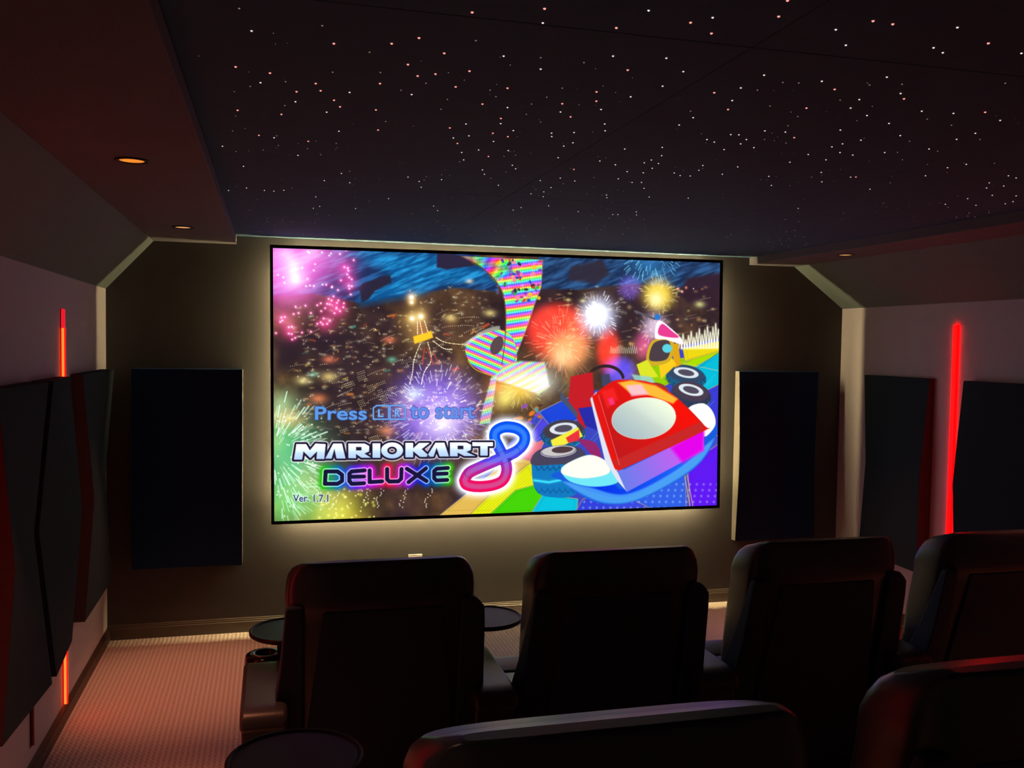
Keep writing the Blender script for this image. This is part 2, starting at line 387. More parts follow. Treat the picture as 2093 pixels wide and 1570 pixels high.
    # ribbon road far away: bright stripes across a net of thin lines
    def stripes(a, b, per, sat=.62):
        def f(X, Y):
            h = (X*a+Y*b)/per; c = hue(h)
            c = 1-sat*(1-c); gl = (np.abs(((X*b-Y*a)/6) % 1-.5) > .42)[..., None]
            return np.clip(c*np.where(gl, .74, .98), 0, 1)
        return f
    top = smooth([(942, 524), (985, 548), (1022, 590), (1032, 640), (1030, 700), (1024, 745)]).tolist()+smooth([(1048, 740), (1075, 670), (1092, 620), (1104, 585), (1108, 531)]).tolist()
    k.fill(top, 0, 1, pat=stripes(.16, 1, 24))
    k.fill([(942, 524), (1000, 528), (1040, 531), (1048, 560), (1010, 575), (985, 548)], 0, 4, .55, pat=stripes(.9, .5, 60, .9))
    loop = smooth([(950, 712), (962, 692), (1000, 678), (1030, 676), (1050, 700), (1052, 745), (1010, 768), (972, 752), (955, 735)], 8, True)
    k.fill(loop, 0, 1, pat=stripes(-.4, 1, 17)); k.fill(ell(1014, 706, 12, 20, 25), (92, 74, 78), 1)
    k.line(smooth([(942, 524), (985, 548), (1022, 590), (1032, 640), (1030, 700), (1024, 745)]), 2.4, (120, 84, 44)); k.line(smooth([(1048, 740), (1075, 670), (1092, 620), (1104, 585), (1108, 531)]), 1.8, (150, 120, 110))
    k.line(smooth([(955, 738), (972, 756), (1010, 770), (1040, 775)]), 2.5, (196, 150, 60))
    for i in range(34):
        t = i/33; x, y = 949+70*t, 708-34*math.sin(t*1.5); k.line([(x-1.5, y), (x, y-8), (x+2, y)], 1, (226, 240, 226), .8)
    road2 = [(1006, 775), (1030, 745), (1062, 738), (1112, 740), (1122, 790), (1100, 806), (1060, 792)]
    k.fill(road2, 0, 3, pat=stripes(.5, 1, 17, .42))
    k.fill([(985, 835), (1003, 770), (1015, 765), (1000, 865), (978, 868)], 0, 2, .85, pat=stripes(.3, 1, 26, .35))
    k.dots([(g.uniform(1012, 1104), g.uniform(532, 616)) for i in range(50)], 3.4, (70, 90, 200), .6)
    for i in range(56):
        c = [(40, 70, 190), (220, 60, 50), (60, 180, 70), (240, 190, 40), (140, 60, 170), (50, 44, 60), (240, 130, 160)][g.integers(7)]
        x, y = g.uniform(1014, 1104), g.uniform(531, 618)
        if x < 1012+.7*max(0, y-560): continue
        k.fill(ell(x, y, g.uniform(2, 6), g.uniform(2, 5), g.uniform(0, 180), 14), c, 1.2, .9)
    # near road: broad tiles running to the lower left
    road = [(900, 1052), (960, 1000), (1040, 905), (1100, 840), (1190, 800), (1290, 790), (1400, 705), (1480, 690), (1480, 1045), (1100, 1060)]
    k.fill(road, (60, 70, 190), 2)
    tiles = [([(897, 1054), (985, 983), (1040, 935), (1090, 940), (1010, 1002), (960, 1052)], (228, 186, 84)), ([(960, 1052), (1012, 1000), (1085, 945), (1105, 985), (1030, 1050)], (226, 232, 20)), ([(1000, 1051), (1052, 1002), (1115, 985), (1130, 1040), (1095, 1046)], (70, 214, 10)), ([(1085, 1047), (1108, 1010), (1180, 1020), (1178, 1044)], (10, 196, 224)),
             ([(1040, 940), (1066, 905), (1090, 890), (1090, 938)], (208, 96, 206)), ([(1052, 935), (1100, 888), (1110, 905), (1090, 945)], (232, 110, 130)), ([(1080, 890), (1110, 850), (1160, 830), (1150, 880), (1095, 905)], (80, 70, 226)),
             ([(1176, 1044), (1190, 1020), (1290, 1005), (1330, 1038)], (50, 64, 220)), ([(1290, 1020), (1400, 960), (1402, 1036), (1330, 1040)], (40, 90, 226)), ([(1405, 950), (1480, 900), (1480, 1040), (1410, 1036)], (92, 10, 236)),
             ([(1290, 795), (1340, 740), (1420, 728), (1400, 770), (1330, 800)], (150, 210, 10)), ([(1395, 745), (1480, 690), (1480, 720), (1400, 765)], (170, 224, 0)), ([(1395, 712), (1480, 695), (1480, 715), (1400, 738)], (236, 214, 20)), ([(1385, 770), (1480, 715), (1480, 830), (1420, 800)], (10, 190, 220)), ([(1440, 800), (1480, 780), (1480, 900), (1450, 880)], (60, 60, 214)), ([(1100, 842), (1185, 800), (1195, 850), (1130, 880)], (30, 70, 220))]
    for p, c in tiles:
        def hatch(X, Y, c=c):
            return np.clip(np.array(c)/255*(.97+.05*np.sin((X*.8+Y)*.9))[..., None], 0, 1)
        k.fill(p, c, 1.2, pat=hatch); k.line(p+[p[0]], 2.2, (150, 110, 60), .5); k.line(p+[p[0]], 1., (250, 226, 150), .55)
        m_ = np.mean(p, 0); k.line([m_+(np.array(v)-m_)*.84 for v in p+[p[0]]], 1., np.array(c)*.72, .55)
    k.fill([(1250, 1010), (1470, 880), (1470, 1040), (1250, 1040)], (110, 130, 255), 12, .12)
    k.dots([(x+.2*(1040-y), y) for x in np.arange(1190, 1465, 14) for y in np.arange(990, 1040, 12)], 3, (150, 190, 255), .55)
    for a, b in [((1395, 950), (1410, 1036)), ((1400, 950), (1416, 1036))]: k.line([a, b], 2.2, (230, 190, 110), .8)
    for i in range(46):
        x, y = g.uniform(1100, 1470), g.uniform(760, 900); k.line([(x, y), (x-18, y+20)], 1.2, (120, 220, 255), .35)
    k.line([(1395, 742), (1480, 760)], 1.6, (230, 200, 140), .7); k.line([(1395, 775), (1480, 712)], 1.2, (20, 90, 120), .7)
    # glowing railing of spikes, right
    for i in range(16):
        x = 1390+i*5.6; hh = 20+26*(i/15)+8*math.sin(i*2.1); yb = 712-.1*i
        p = [(x-3.4, yb), (x-1.2, yb-hh*.6), (x, yb-hh), (x+1.5, yb-hh*.6), (x+3.6, yb)]
        k.line(p, 1.5, (246, 246, 214), .95, glow=3)
    for i in range(14):
        x = 1248+i*4; k.line([(x-2, 722), (x, 708+3*math.sin(i)), (x+2, 722)], 1.1, (230, 240, 220), .7)
    # plain bursts of sparks in the middle of the view
    k.glow(1140, 680, 70, (238, 20, 10), 1, 58, 6); k.glow(1135, 668, 60, (238, 20, 10), .9, 44, 6); k.glow(1160, 718, 46, (252, 140, 70), .95, 40, 4); k.glow(1150, 730, 20, (255, 200, 120), .6)
    k.burst(1145, 700, 26, 84, 70, (255, 150, 110), 2.2, 21, tail=.4, al=.75); k.burst(1145, 700, 10, 60, 40, (255, 226, 180), 2, 22, tail=.35, al=.7)
    k.glow(1242, 715, 27, (238, 16, 8), 1, 46, 5); k.glow(1266, 758, 36, (40, 40, 226), 1, 30, 5)
    k.glow(1220, 646, 42, (196, 206, 244), .98, 42, 4); k.glow(1220, 640, 22, (255, 255, 255), .7)
    k.burst(1220, 645, 20, 52, 44, (250, 250, 255), 2.2, 23, tail=.4, al=.8)
    k.glow(1286, 588, 25, (66, 44, 150), .95, 25, 4); k.burst(1286, 588, 8, 30, 26, (150, 150, 240), 1.6, 24, al=.6)
    k.glow(1345, 602, 34, (246, 204, 40), .98, 34, 4); k.glow(1340, 612, 16, (255, 214, 170), .9); k.burst(1345, 602, 14, 44, 40, (255, 240, 150), 2, 25, tail=.4, al=.8)
    k.glow(1338, 668, 28, (226, 196, 226), .9, 28, 3); k.glow(1316, 706, 22, (216, 50, 120), .9, 30, 3); k.burst(1332, 672, 10, 36, 30, (255, 226, 246), 1.8, 26, al=.7)
    k.glow(1062, 790, 46, (246, 186, 40), .95, 34, 3); k.glow(1016, 790, 18, (232, 60, 20), .9); k.glow(1030, 815, 22, (240, 210, 80), .9); k.glow(1110, 780, 34, (236, 244, 226), .7, 30)
    k.burst(1062, 792, 12, 52, 46, (255, 240, 150), 2, 27, tail=.4, al=.7)
    for i in range(18):
        x, y = g.uniform(1050, 1105), g.uniform(826, 872)
        k.fill(ell(x, y, g.uniform(3, 8), g.uniform(2, 5), g.uniform(0, 180), 14), [(226, 120, 40), (70, 50, 60), (60, 170, 200), (150, 80, 190)][g.integers(4)], 1.2, .85)
    # a motorbike without a rider behind
    def tyre(x, y, a, b, rot, lo, hi):
        k.grad(ell(x, y, a, b, rot), hi, lo, (x, y-b), (x, y+b*.9)); k.fill(ell(x, y-b*.25, a*.88, b*.62, rot), hi, 2)
        for i in range(9):
            t = math.radians(20+18*i); xa, ya = x+a*.98*math.cos(t), y+b*.96*math.sin(t)
            k.line([(xa, ya), (xa-a*.08, ya-b*.2), (xa+a*.04, ya-b*.38)], 1.4, (18, 34, 56), .75)
        k.line(ell(x, y, a*.97, b*.96, rot, 30, 10, 120), 1.4, (70, 220, 250), .7)
        k.fill(ell(x, y-b*.4, a*.62, b*.4, rot), (206, 214, 220), 1); k.fill(ell(x, y-b*.4, a*.4, b*.24, rot), (84, 78, 96), 1)
    tyre(1402, 772, 42, 26, 10, (24, 106, 150), (52, 74, 104)); tyre(1412, 808, 42, 28, 14, (46, 62, 92), (74, 62, 80))
    k.fill([(1385, 700), (1392, 745), (1378, 752), (1372, 705)], (220, 160, 20), 1); k.fill([(1345, 740), (1372, 730), (1382, 745), (1350, 775)], (240, 196, 30), 1.4)
    k.fill(smooth([(1320, 730), (1332, 697), (1365, 690), (1378, 705), (1368, 738), (1330, 748)], 6, True), (206, 170, 40), 1); k.fill(smooth([(1326, 728), (1336, 701), (1362, 695), (1370, 708), (1362, 734), (1332, 738)], 6, True), (78, 64, 72), 1)
    k.fill(smooth([(1338, 690), (1345, 655), (1372, 672), (1392, 692), (1394, 704), (1360, 694)], 6, True), (244, 216, 236), 1); k.fill(smooth([(1346, 684), (1352, 662), (1372, 676), (1386, 690)], 6, True), (226, 60, 140), 1); k.fill(ell(1363, 712, 10, 9), (90, 206, 220), 1)
    k.line([(1297, 636), (1338, 652)], 5, (96, 90, 104)); k.fill(ell(1343, 648, 6, 6), (40, 120, 210), 1)
    k.fill([(1300, 745), (1322, 735), (1345, 770), (1310, 775)], (214, 222, 40), 1.2); k.fill([(1290, 765), (1330, 770), (1345, 790), (1300, 785)], (150, 206, 200), 2, .9)
    # a plain red racing kart without a driver
    k.line(ell(1237, 776, 36, 28, 0, 24, 185, 350), 8, (52, 38, 40)); k.fill([(1228, 768), (1244, 764), (1248, 788), (1230, 790)], (66, 70, 100), 1)
    k.fill([(1165, 770), (1210, 760), (1216, 850), (1190, 880), (1160, 820)], (196, 30, 40), 2); k.fill([(1180, 835), (1215, 830), (1220, 880), (1195, 870)], (40, 44, 170), 1.5)
    k.fill([(1145, 800), (1180, 845), (1178, 855), (1143, 815)], (76, 84, 110), 1); k.fill(ell(1345, 797, 22, 14, 20), (150, 60, 46), 1)
    tyre(1150, 888, 46, 30, -6, (20, 110, 170), (70, 60, 72))
    k.fill([(1124, 900), (1180, 873), (1190, 892), (1130, 920)], (236, 226, 60), 1.2); k.fill([(1155, 895), (1182, 878), (1184, 900), (1160, 905)], (226, 50, 60), 1.2)
    k.fill(smooth([(1085, 955), (1088, 930), (1110, 918), (1160, 912), (1192, 925), (1192, 950), (1175, 1010), (1120, 1016), (1092, 1000)], 6, True), (20, 120, 190), 1)
    k.fill(smooth([(1086, 950), (1088, 930), (1110, 916), (1160, 910), (1192, 922), (1190, 945), (1130, 950)], 6, True), (74, 68, 92), 1.2)
    k.fill(ell(1140, 922, 34, 10, -5), (200, 196, 196), 1); k.fill(ell(1148, 919, 22, 7, -5), (82, 62, 66), 1)
    k.line([(1090, 982), (1120, 986), (1152, 980)], 3, (60, 230, 255), .9, glow=4)
    for i in range(8):
        x = 1093+i*12; k.line([(x, 952), (x+5, 962), (x+12, 956)], 1.5, (22, 40, 70), .8); k.line([(x, 998), (x+6, 1008), (x+12, 1002)], 1.5, (14, 70, 130), .8)
    k.line(ell(1140, 923, 36, 11, -5), 1.6, (240, 240, 250), .8)
    k.fill(smooth([(1180, 898), (1215, 905), (1228, 935), (1215, 938), (1195, 915)], 6, True), (150, 40, 110), 1)
    for w, c in [(0, (24, 90, 214))]:
        k.fill(smooth([(1145, 962), (1150, 985), (1190, 1016), (1240, 1031), (1300, 1024), (1380, 985), (1432, 945), (1460, 900), (1464, 868), (1440, 850), (1420, 900)], 8, True), c, 1.2)
    k.grad(smooth([(1165, 985), (1205, 994), (1245, 975), (1275, 1000), (1380, 950), (1436, 918), (1446, 908), (1390, 960), (1290, 1014), (1215, 1008)], 8, True), (6, 50, 226), (40, 110, 240), (1220, 985), (1440, 920), 2)
    k.fill(smooth([(1150, 985), (1200, 1016), (1245, 1029), (1300, 1022), (1380, 982), (1432, 942), (1458, 900), (1448, 905), (1380, 962), (1280, 1010), (1200, 995)], 8, True), (90, 180, 240), 3, .7)
    k.fill(smooth([(1145, 962), (1158, 948), (1205, 930), (1240, 955), (1262, 985), (1215, 995), (1165, 985)], 8, True), (110, 222, 236), 1.2)
    k.fill(smooth([(1145, 962), (1160, 946), (1205, 930), (1240, 945), (1242, 968), (1195, 978), (1155, 972)], 8, True), (222, 230, 214), 1.2)
    k.fill(smooth([(1405, 838), (1435, 824), (1456, 840), (1462, 868), (1442, 892), (1430, 880)], 8, True), (232, 232, 226), 1.2)
    k.fill([(1205, 815), (1218, 800), (1262, 958), (1280, 1005), (1262, 985), (1236, 945)], (206, 210, 224), 1.2)
    k.grad([(1258, 958), (1275, 960), (1438, 880), (1439, 920), (1280, 1006)], (104, 120, 226), (196, 90, 232), (1275, 985), (1400, 930))
    k.fill([(1370, 915), (1439, 874), (1437, 920), (1395, 946)], (220, 0, 226), 6, .95)
    k.fill(smooth([(1215, 806), (1212, 822), (1250, 945), (1262, 960), (1275, 957), (1436, 882), (1440, 870), (1380, 810), (1330, 782), (1280, 776), (1250, 780)], 5, True), (222, 22, 18), 1.2)
    k.grad([(1222, 812), (1250, 784), (1330, 786), (1380, 814), (1426, 862), (1264, 938), (1256, 930)], (244, 16, 6), (186, 26, 30), (1390, 800), (1255, 940), 3)
    k.fill([(1228, 800), (1252, 792), (1262, 815), (1240, 835)], (250, 40, 40), 4, .6); k.fill([(1242, 816), (1250, 812), (1256, 826), (1246, 828)], (250, 60, 160), 2.5, .7)
    k.fill([(1250, 943), (1262, 938), (1432, 862), (1440, 872), (1430, 884), (1268, 958)], (190, 44, 44), 2, .8)
    k.fill([(1262, 782), (1290, 777), (1340, 788), (1385, 815), (1375, 825), (1320, 806), (1290, 806)], (246, 206, 60), 3, .85); k.fill([(1278, 788), (1310, 785), (1325, 806), (1290, 810)], (246, 190, 226), 3, .8)
    k.grad(ell(1315, 855, 66, 42, -6), (222, 232, 206), (168, 188, 196), (1340, 815), (1290, 895)); k.line(ell(1315, 855, 66, 42, -6), 1.4, (240, 244, 226), .7)
    k.line([(1222, 808), (1265, 950)], 2, (255, 120, 110), .6)
    # the number eight as a folded ribbon
    R8 = 11.6*1.22
    up = smooth([(1003, 955), (1040, 925), (1074, 905), (1072, 882), (1046, 868), (1015, 872), (1000, 893), (1004, 915), (1022, 938), (1034, 965), (1026, 990), (992, 998), (955, 996), (943, 976), (960, 958), (1003, 940), (1040, 925)], 10)
    pa = smooth([(948, 982), (958, 966), (985, 953), (1020, 938), (1050, 925), (1068, 908), (1070, 889), (1055, 876), (1030, 873), (1012, 882), (1010, 898), (1018, 915), (1030, 940), (1034, 962), (1026, 982), (1005, 992), (975, 995), (953, 991), (948, 982)], 10)
    q = T(pa); sl = k.box(q, 34); d = k.seg_dist(sl, q[:-1], q[1:])
    k.add(sl, .95*np.exp(-(np.maximum(d-R8, 0)/13)**2), (226, 236, 255)); k.mix(sl, np.clip(.5-(d-R8-2.2), 0, 1), (255, 255, 255))
    Yp = k.Y[sl]; t = np.clip((Yp-T([(1030, 905)])[0][1])/(T([(1000, 985)])[0][1]-T([(1030, 905)])[0][1]), 0, 1)[..., None]
    c8 = np.where(t < .5, (1-2*t)*np.array([10, 80, 232])+2*t*np.array([100, 60, 220]), (2-2*t)*np.array([150, 50, 200])+(2*t-1)*np.array([232, 12, 92]))
    k.mix(sl, np.clip(.5-(d-R8), 0, 1), c8/255); k.mix(sl, np.clip(.5-(d-R8*.42)/4, 0, 1)*.28, (150, 226, 255))
    bar = T(smooth([(960, 965), (985, 953), (1020, 938), (1050, 925)], 6)); sb = k.box(bar, 14); db = k.seg_dist(sb, bar[:-1], bar[1:])
    k.mix(sb, np.clip(.5-(np.abs(db-R8)-.6), 0, 1)*.55, (30, 30, 120))
    # lettering
    Z = lambda pts: [(540+x*.22934, 760+y*.22934) for x, y in pts]
    big = [[(285, 645), (372, 645), (405, 700), (455, 640), (545, 645), (533, 780), (462, 780), (468, 712), (408, 772), (348, 712), (337, 785), (262, 785)],
           [(612, 640), (690, 640), (722, 775), (640, 775), (622, 690), (598, 776), (540, 776)],
           [(745, 640), (890, 640), (932, 662), (930, 712), (890, 730), (950, 768), (862, 768), (815, 735), (815, 772), (745, 772)], [(815, 672), (862, 672), (862, 702), (815, 702)],
           [(960, 638), (1030, 638), (1030, 768), (960, 768)],
           ell(1134, 702, 98, 72), ell(1134, 702, 42, 34),
           [(1252, 634), (1322, 634), (1322, 682), (1375, 634), (1470, 634), (1398, 690), (1475, 760), (1382, 760), (1322, 710), (1322, 764), (1252, 764)],
           [(1520, 632), (1600, 632), (1640, 756), (1556, 756), (1530, 680), (1503, 758), (1440, 758)],
           [(1648, 630), (1795, 630), (1838, 650), (1836, 698), (1796, 715), (1880, 752), (1776, 752), (1718, 722), (1718, 755), (1648, 755)], [(1718, 660), (1768, 660), (1768, 690), (1718, 690)],
           [(1848, 628), (2032, 628), (2032, 664), (1985, 664), (1985, 748), (1918, 748), (1918, 664), (1848, 664)]]
    lp = [np.array(Z(p)) for p in big]; tl = [T(p) for p in lp]
    slb, db = k.sdf(tl, 12)
    k.mix(slb, np.clip(.5-(db-6.6)/1.4, 0, 1)*.9, (232, 226, 236)); k.mix(slb, np.clip(.5-(db-4.6)/1.2, 0, 1), (34, 26, 52))
    tt = np.clip((k.Y[slb]-tl[0][:, 1].min())/40, 0, 1)[..., None]
    k.mix(slb, np.clip(.5-(db+.2), 0, 1), (np.array([236, 246, 255])*(1-tt)+np.array([166, 196, 236])*tt)/255)
    # second line, hollow dark letters in a glow that runs through the colours
    dl = [[(545, 890), (650, 890), (690, 920), (690, 975), (650, 1000), (538, 1000), (545, 890)], [(890, 880), (775, 890), (755, 910), (755, 975), (775, 1000), (885, 995)], [(755, 938), (885, 935)],
          [(935, 880), (935, 985), (1045, 978)], [(1090, 868), (1090, 960), (1110, 980), (1190, 978), (1215, 955), (1218, 868)], [(1265, 865), (1440, 975)], [(1435, 862), (1280, 985)], [(1630, 858), (1530, 865), (1508, 885), (1508, 950), (1528, 970), (1625, 965)], [(1508, 912), (1620, 908)]]
    segs = [T(Z(p)) for p in dl]; P0 = np.vstack([p[:-1] for p in segs]); P1 = np.vstack([p[1:] for p in segs])
    sl = k.box(np.vstack(segs), 26); d = k.seg_dist(sl, P0, P1); x0, x1 = T(Z([(520, 900)]))[0][0], T(Z([(1660, 900)]))[0][0]
    stops = np.array([[40, 190, 20], [10, 110, 200], [90, 30, 235], [200, 20, 220], [226, 20, 60], [170, 30, 220], [10, 40, 220], [10, 110, 160], [60, 190, 20]])/255
    u = np.clip((k.X[sl]-x0)/(x1-x0), 0, 1)*8; i0 = np.minimum(u.astype(int), 7); f = (u-i0)[..., None]; cg = stops[i0]*(1-f)+stops[i0+1]*f
    k.mix(sl, np.exp(-(np.maximum(d-8, 0)/8)**2)*.96, cg); k.mix(sl, np.clip(.5-(d-7.4)/1.2, 0, 1), np.clip(cg*.75+.5, 0, 1)); k.mix(sl, np.clip(.5-(d-4.9)/1.2, 0, 1), (26, 22, 62))
    # prompt, buttons and version
    def write(txt, x, y, w, h, col, edge, bold):
        lo = glyphs(txt, x, y, w, h)
        if not lo: return
        t_ = [T(p) for p in lo]; sl, d = k.sdf(t_, 8)
        if edge is not None: k.mix(sl, np.clip(.5-(d-bold-1.6)/1.6, 0, 1)*.75, edge)
        k.mix(sl, np.clip(.5-(d-bold)/1.1, 0, 1), col)
    write('Press', 644, 858, 104, 26, (92, 150, 224), (50, 60, 130), 1.0); write('to start', 838, 855, 130, 25, (96, 140, 226), (60, 60, 150), 1.0)
    for x0, rev in ((762, False), (796, True)):
        b = [(x0, 834), (x0+7, 829), (x0+31, 829), (x0+31, 857), (x0, 857)] if not rev else [(x0, 829), (x0+24, 829), (x0+31, 834), (x0+31, 857), (x0, 857)]
        k.line(b+[b[0]], 5, (54, 70, 150), .7); k.line(b+[b[0]], 3, (110, 170, 236))
        write('R' if rev else 'L', x0+10, 852, 10, 15, (120, 180, 240), (54, 70, 150), .5)
    write('Ver. 1.7.1', 599, 1026, 71, 14, (44, 60, 120), (226, 240, 236), .35)
    write('TM', 1036, 942, 9, 4, (30, 20, 60), None, .2)
    return np.clip(A, 0, 1)

# ------------------------------------------------------------------ the room
XL, XR, ZK = -2.725, 2.785, 2.33            # knee walls
SL, SR, ZS = -2.431, 2.338, 2.653           # top of the slopes, underside of the soffits
IL, IR, ZC = -1.906, 1.940, 2.709           # inner edges of the soffits, star ceiling
YF, YB = .072, -7.4                         # front and rear walls
struct(obj('floor', B(XL-.1, XR+.1, YB-.1, YF+.1, -.12, 0), 'carpet'))
struct(obj('floor_riser', B(XL, XR, YB, -3.62, 0, .2), 'carpet'))
struct(obj('wall_front', B(XL-.1, XR+.1, YF, YF+.12, 0, ZC+.1), 'front_wall'))
struct(obj('wall_back', B(XL-.1, XR+.1, YB-.12, YB, 0, ZC+.1), 'back_wall'))
struct(obj('wall_left', B(XL-.1, XL, YB, YF, 0, ZK), 'side_wall'))
struct(obj('wall_right', B(XR, XR+.1, YB, YF, 0, ZK), 'side_wall'))
bm = bmesh.new(); prism(bm, [(XL, ZK), (SL, ZS), (SL, ZS+.1), (XL-.1, ZS+.1), (XL-.1, ZK)], 1, YB, YF); struct(obj('ceiling_slope_left', bm, 'slope'))
bm = bmesh.new(); prism(bm, [(XR, ZK), (SR, ZS), (SR, ZS+.1), (XR+.1, ZS+.1), (XR+.1, ZK)], 1, YB, YF); struct(obj('ceiling_slope_right', bm, 'slope'))
struct(obj('ceiling_soffit_left', B(SL, IL, YB, YF, ZS, ZS+.1), 'soffit', bevel=.003))
struct(obj('ceiling_soffit_right', B(IR, SR, YB, YF, ZS, ZS+.1), 'soffit', bevel=.003))
bm = bmesh.new()                            # black fabric panels butted together
ys, xs = [YF, -2.15, -4.44, -6.73, YB], [IL, -.59, .72, IR]
for i in range(4):
    for j in range(3): box(bm, xs[j]+.0006*(j > 0), xs[j+1]-.0006*(j < 2), ys[i+1]+.001*(i < 3), ys[i]-.001*(i > 0), ZC, ZC+.02)
struct(obj('ceiling', bm, 'star_fabric', bevel=.002, seg=2))
struct(obj('ceiling_deck', B(IL, IR, YB, YF, ZC+.02, ZC+.06), 'star_fabric'))

def baseboard(name, m, p0, p1, nrm, h=.1, t=.016):
    """moulded board: stepped top"""
    prof = [(0, 0), (t, 0), (t, h*.72), (t*.7, h*.76), (t*.7, h*.85), (t*.45, h*.88), (t*.45, h*.95), (t*.2, h), (0, h)]
    bm = bmesh.new(); R = []
    for p in (p0, p1): R.append([bm.verts.new((p[0]+nrm[0]*d, p[1]+nrm[1]*d, z)) for d, z in prof])
    n = len(prof)
    for k in range(n): bm.faces.new((R[0][k], R[0][(k+1) % n], R[1][(k+1) % n], R[1][k]))
    bm.faces.new(R[0]); bm.faces.new(R[1][::-1])
    return struct(obj(name, bm, m))
baseboard('baseboard_front', 'base_front', (XL, YF), (XR, YF), (0, -1))
baseboard('baseboard_left', 'base_dark', (XL, -3.62), (XL, YF-.016), (1, 0), .085, .02)
baseboard('baseboard_right', 'base_dark', (XR, -3.62), (XR, YF-.016), (-1, 0), .085, .02)

# ------------------------------------------------------------------ the screen
def glyphs(txt, x, y, w, h):
    """outlines of a word in the built-in font, fitted to a box (picture coordinates, y down)"""
    cu = bpy.data.curves.new('g', 'FONT'); cu.body = txt; cu.fill_mode = 'FRONT'
    o = bpy.data.objects.new('g', cu); COL.objects.link(o)
    me = o.to_mesh(); V = np.array([v.co[:2] for v in me.vertices]); cnt = {}
    for p in me.polygons:
        for e in p.edge_keys: cnt[e] = cnt.get(e, 0)+1
    nb = {}
    for (a, b), c in cnt.items():
        if c == 1: nb.setdefault(a, []).append(b); nb.setdefault(b, []).append(a)
    loops, seen = [], set()
    for s in nb:
        if s in seen: continue
        lp, cur, prev = [], s, None
        while cur not in seen:
            seen.add(cur); lp.append(cur); nx = [q for q in nb[cur] if q != prev and q not in seen]
            prev = cur
            if nx: cur = nx[0]
            else: break
        if len(lp) > 2: loops.append(V[lp])
    o.to_mesh_clear(); bpy.data.objects.remove(o); bpy.data.curves.remove(cu)
    a = np.vstack(loops); lo, hi = a.min(0), a.max(0); sc = (hi-lo)
    return [np.c_[x+(l[:, 0]-lo[0])/sc[0]*w, y-(l[:, 1]-lo[1])/sc[1]*h] for l in loops]

def build_screen():
    t = thing('projection_screen', 'large wall-mounted screen showing a bright racing game title picture', 'screen', (0, .0, 1.71))
    # picture corners in metres, the screen hangs a touch out of square
    q = np.array([(-1.668, .921), (1.650, .943), (1.672, -.930), (-1.653, -.937)])
    out = np.array([(-1.688, .942), (1.671, .964), (1.693, -.951), (-1.673, -.958)])
    bm = bmesh.new()
    y0, y1 = -.010, .004
    for i in range(4):
        j = (i+1) % 4
        a = [bm.verts.new((*(p[0],), y, p[1])) for p, y in ((out[i], y0), (out[j], y0), (q[j], y0), (q[i], y0), (out[i], y1), (out[j], y1), (q[j], y1), (q[i], y1))]
        for f in ((0, 1, 2, 3), (7, 6, 5, 4), (0, 4, 5, 1), (2, 6, 7, 3), (0, 3, 7, 4), (1, 5, 6, 2)): bm.faces.new([a[k] for k in f])
    obj('frame', bm, 'frame', t)
    obj('back_board', B(-1.66, 1.66, .0015, .004, -.93, .93), 'frame', t)
    # picture: a fine grid, one colour per vertex
    img = paint(glyphs)
    nx, ny = CW, CH
    u = (np.arange(nx)+.5)/nx; u[0], u[-1] = 0, 1; v = (np.arange(ny)+.5)/ny; v[0], v[-1] = 0, 1
    U, V = np.meshgrid(u, v)
    P = (q[0]*(1-U[..., None])+q[1]*U[..., None])*(1-V[..., None])+(q[3]*(1-U[..., None])+q[2]*U[..., None])*V[..., None]
    co = np.zeros((ny*nx, 3), np.float32); co[:, 0] = P[..., 0].ravel(); co[:, 2] = P[..., 1].ravel()
    idx = np.arange(nx*ny).reshape(ny, nx)
    F = np.stack([idx[:-1, :-1], idx[1:, :-1], idx[1:, 1:], idx[:-1, 1:]], -1).reshape(-1, 4)
    me = bpy.data.meshes.new('picture'); me.vertices.add(len(co)); me.vertices.foreach_set('co', co.ravel())
    me.loops.add(F.size); me.loops.foreach_set('vertex_index', F.ravel().astype(np.int32))
    me.polygons.add(len(F)); me.polygons.foreach_set('loop_start', np.arange(0, F.size, 4, dtype=np.int32))
    me.update(calc_edges=True)
    lin = np.where(img <= .04045, img/12.92, ((img+.055)/1.055)**2.4)
    lin = lin*(1+2.*np.maximum(lin.min(-1, keepdims=True)-.55, 0)+.25*np.maximum(lin.max(-1, keepdims=True)-.3, 0))      # whites of the picture glow beyond display white
    at = me.attributes.new('picture_colour', 'FLOAT_COLOR', 'POINT')
    at.data.foreach_set('color', np.c_[lin.reshape(-1, 3), np.ones(nx*ny)].astype(np.float32).ravel())
    m = bpy.data.materials.new('lit_picture'); m.use_nodes = True; nt = m.node_tree; nt.nodes.clear()
    a = nt.nodes.new('ShaderNodeAttribute'); a.attribute_name = 'picture_colour'
    e = nt.nodes.new('ShaderNodeEmission'); e.inputs[1].default_value = PICTURE_GAIN; o = nt.nodes.new('ShaderNodeOutputMaterial')
    nt.links.new(a.outputs['Color'], e.inputs[0]); nt.links.new(e.outputs[0], o.inputs[0])
    m.cycles.emission_sampling = 'FRONT'
    me.materials.append(m); link(bpy.data.objects.new('picture', me), t)
    # warm strips on the back edge of the frame
    for x0, x1, y, z0, z1 in ((-1.582, -1.578, .029, -.80, .84), (1.560, 1.564, .026, -.80, .84), (-1.57, 1.55, .021, .843, .847), (-1.57, 1.55, .016, -.846, -.834)):
        obj('light_strip', B(x0, x1, y-(.006 if y == .016 else .003), y+(.006 if y == .016 else .003), z0, z1), 'warm_strip', t)
    for x in (-1.1, 1.1): obj('wall_bracket', B(x-.06, x+.06, .004, YF, -.25, .25), 'frame', t)
build_screen()

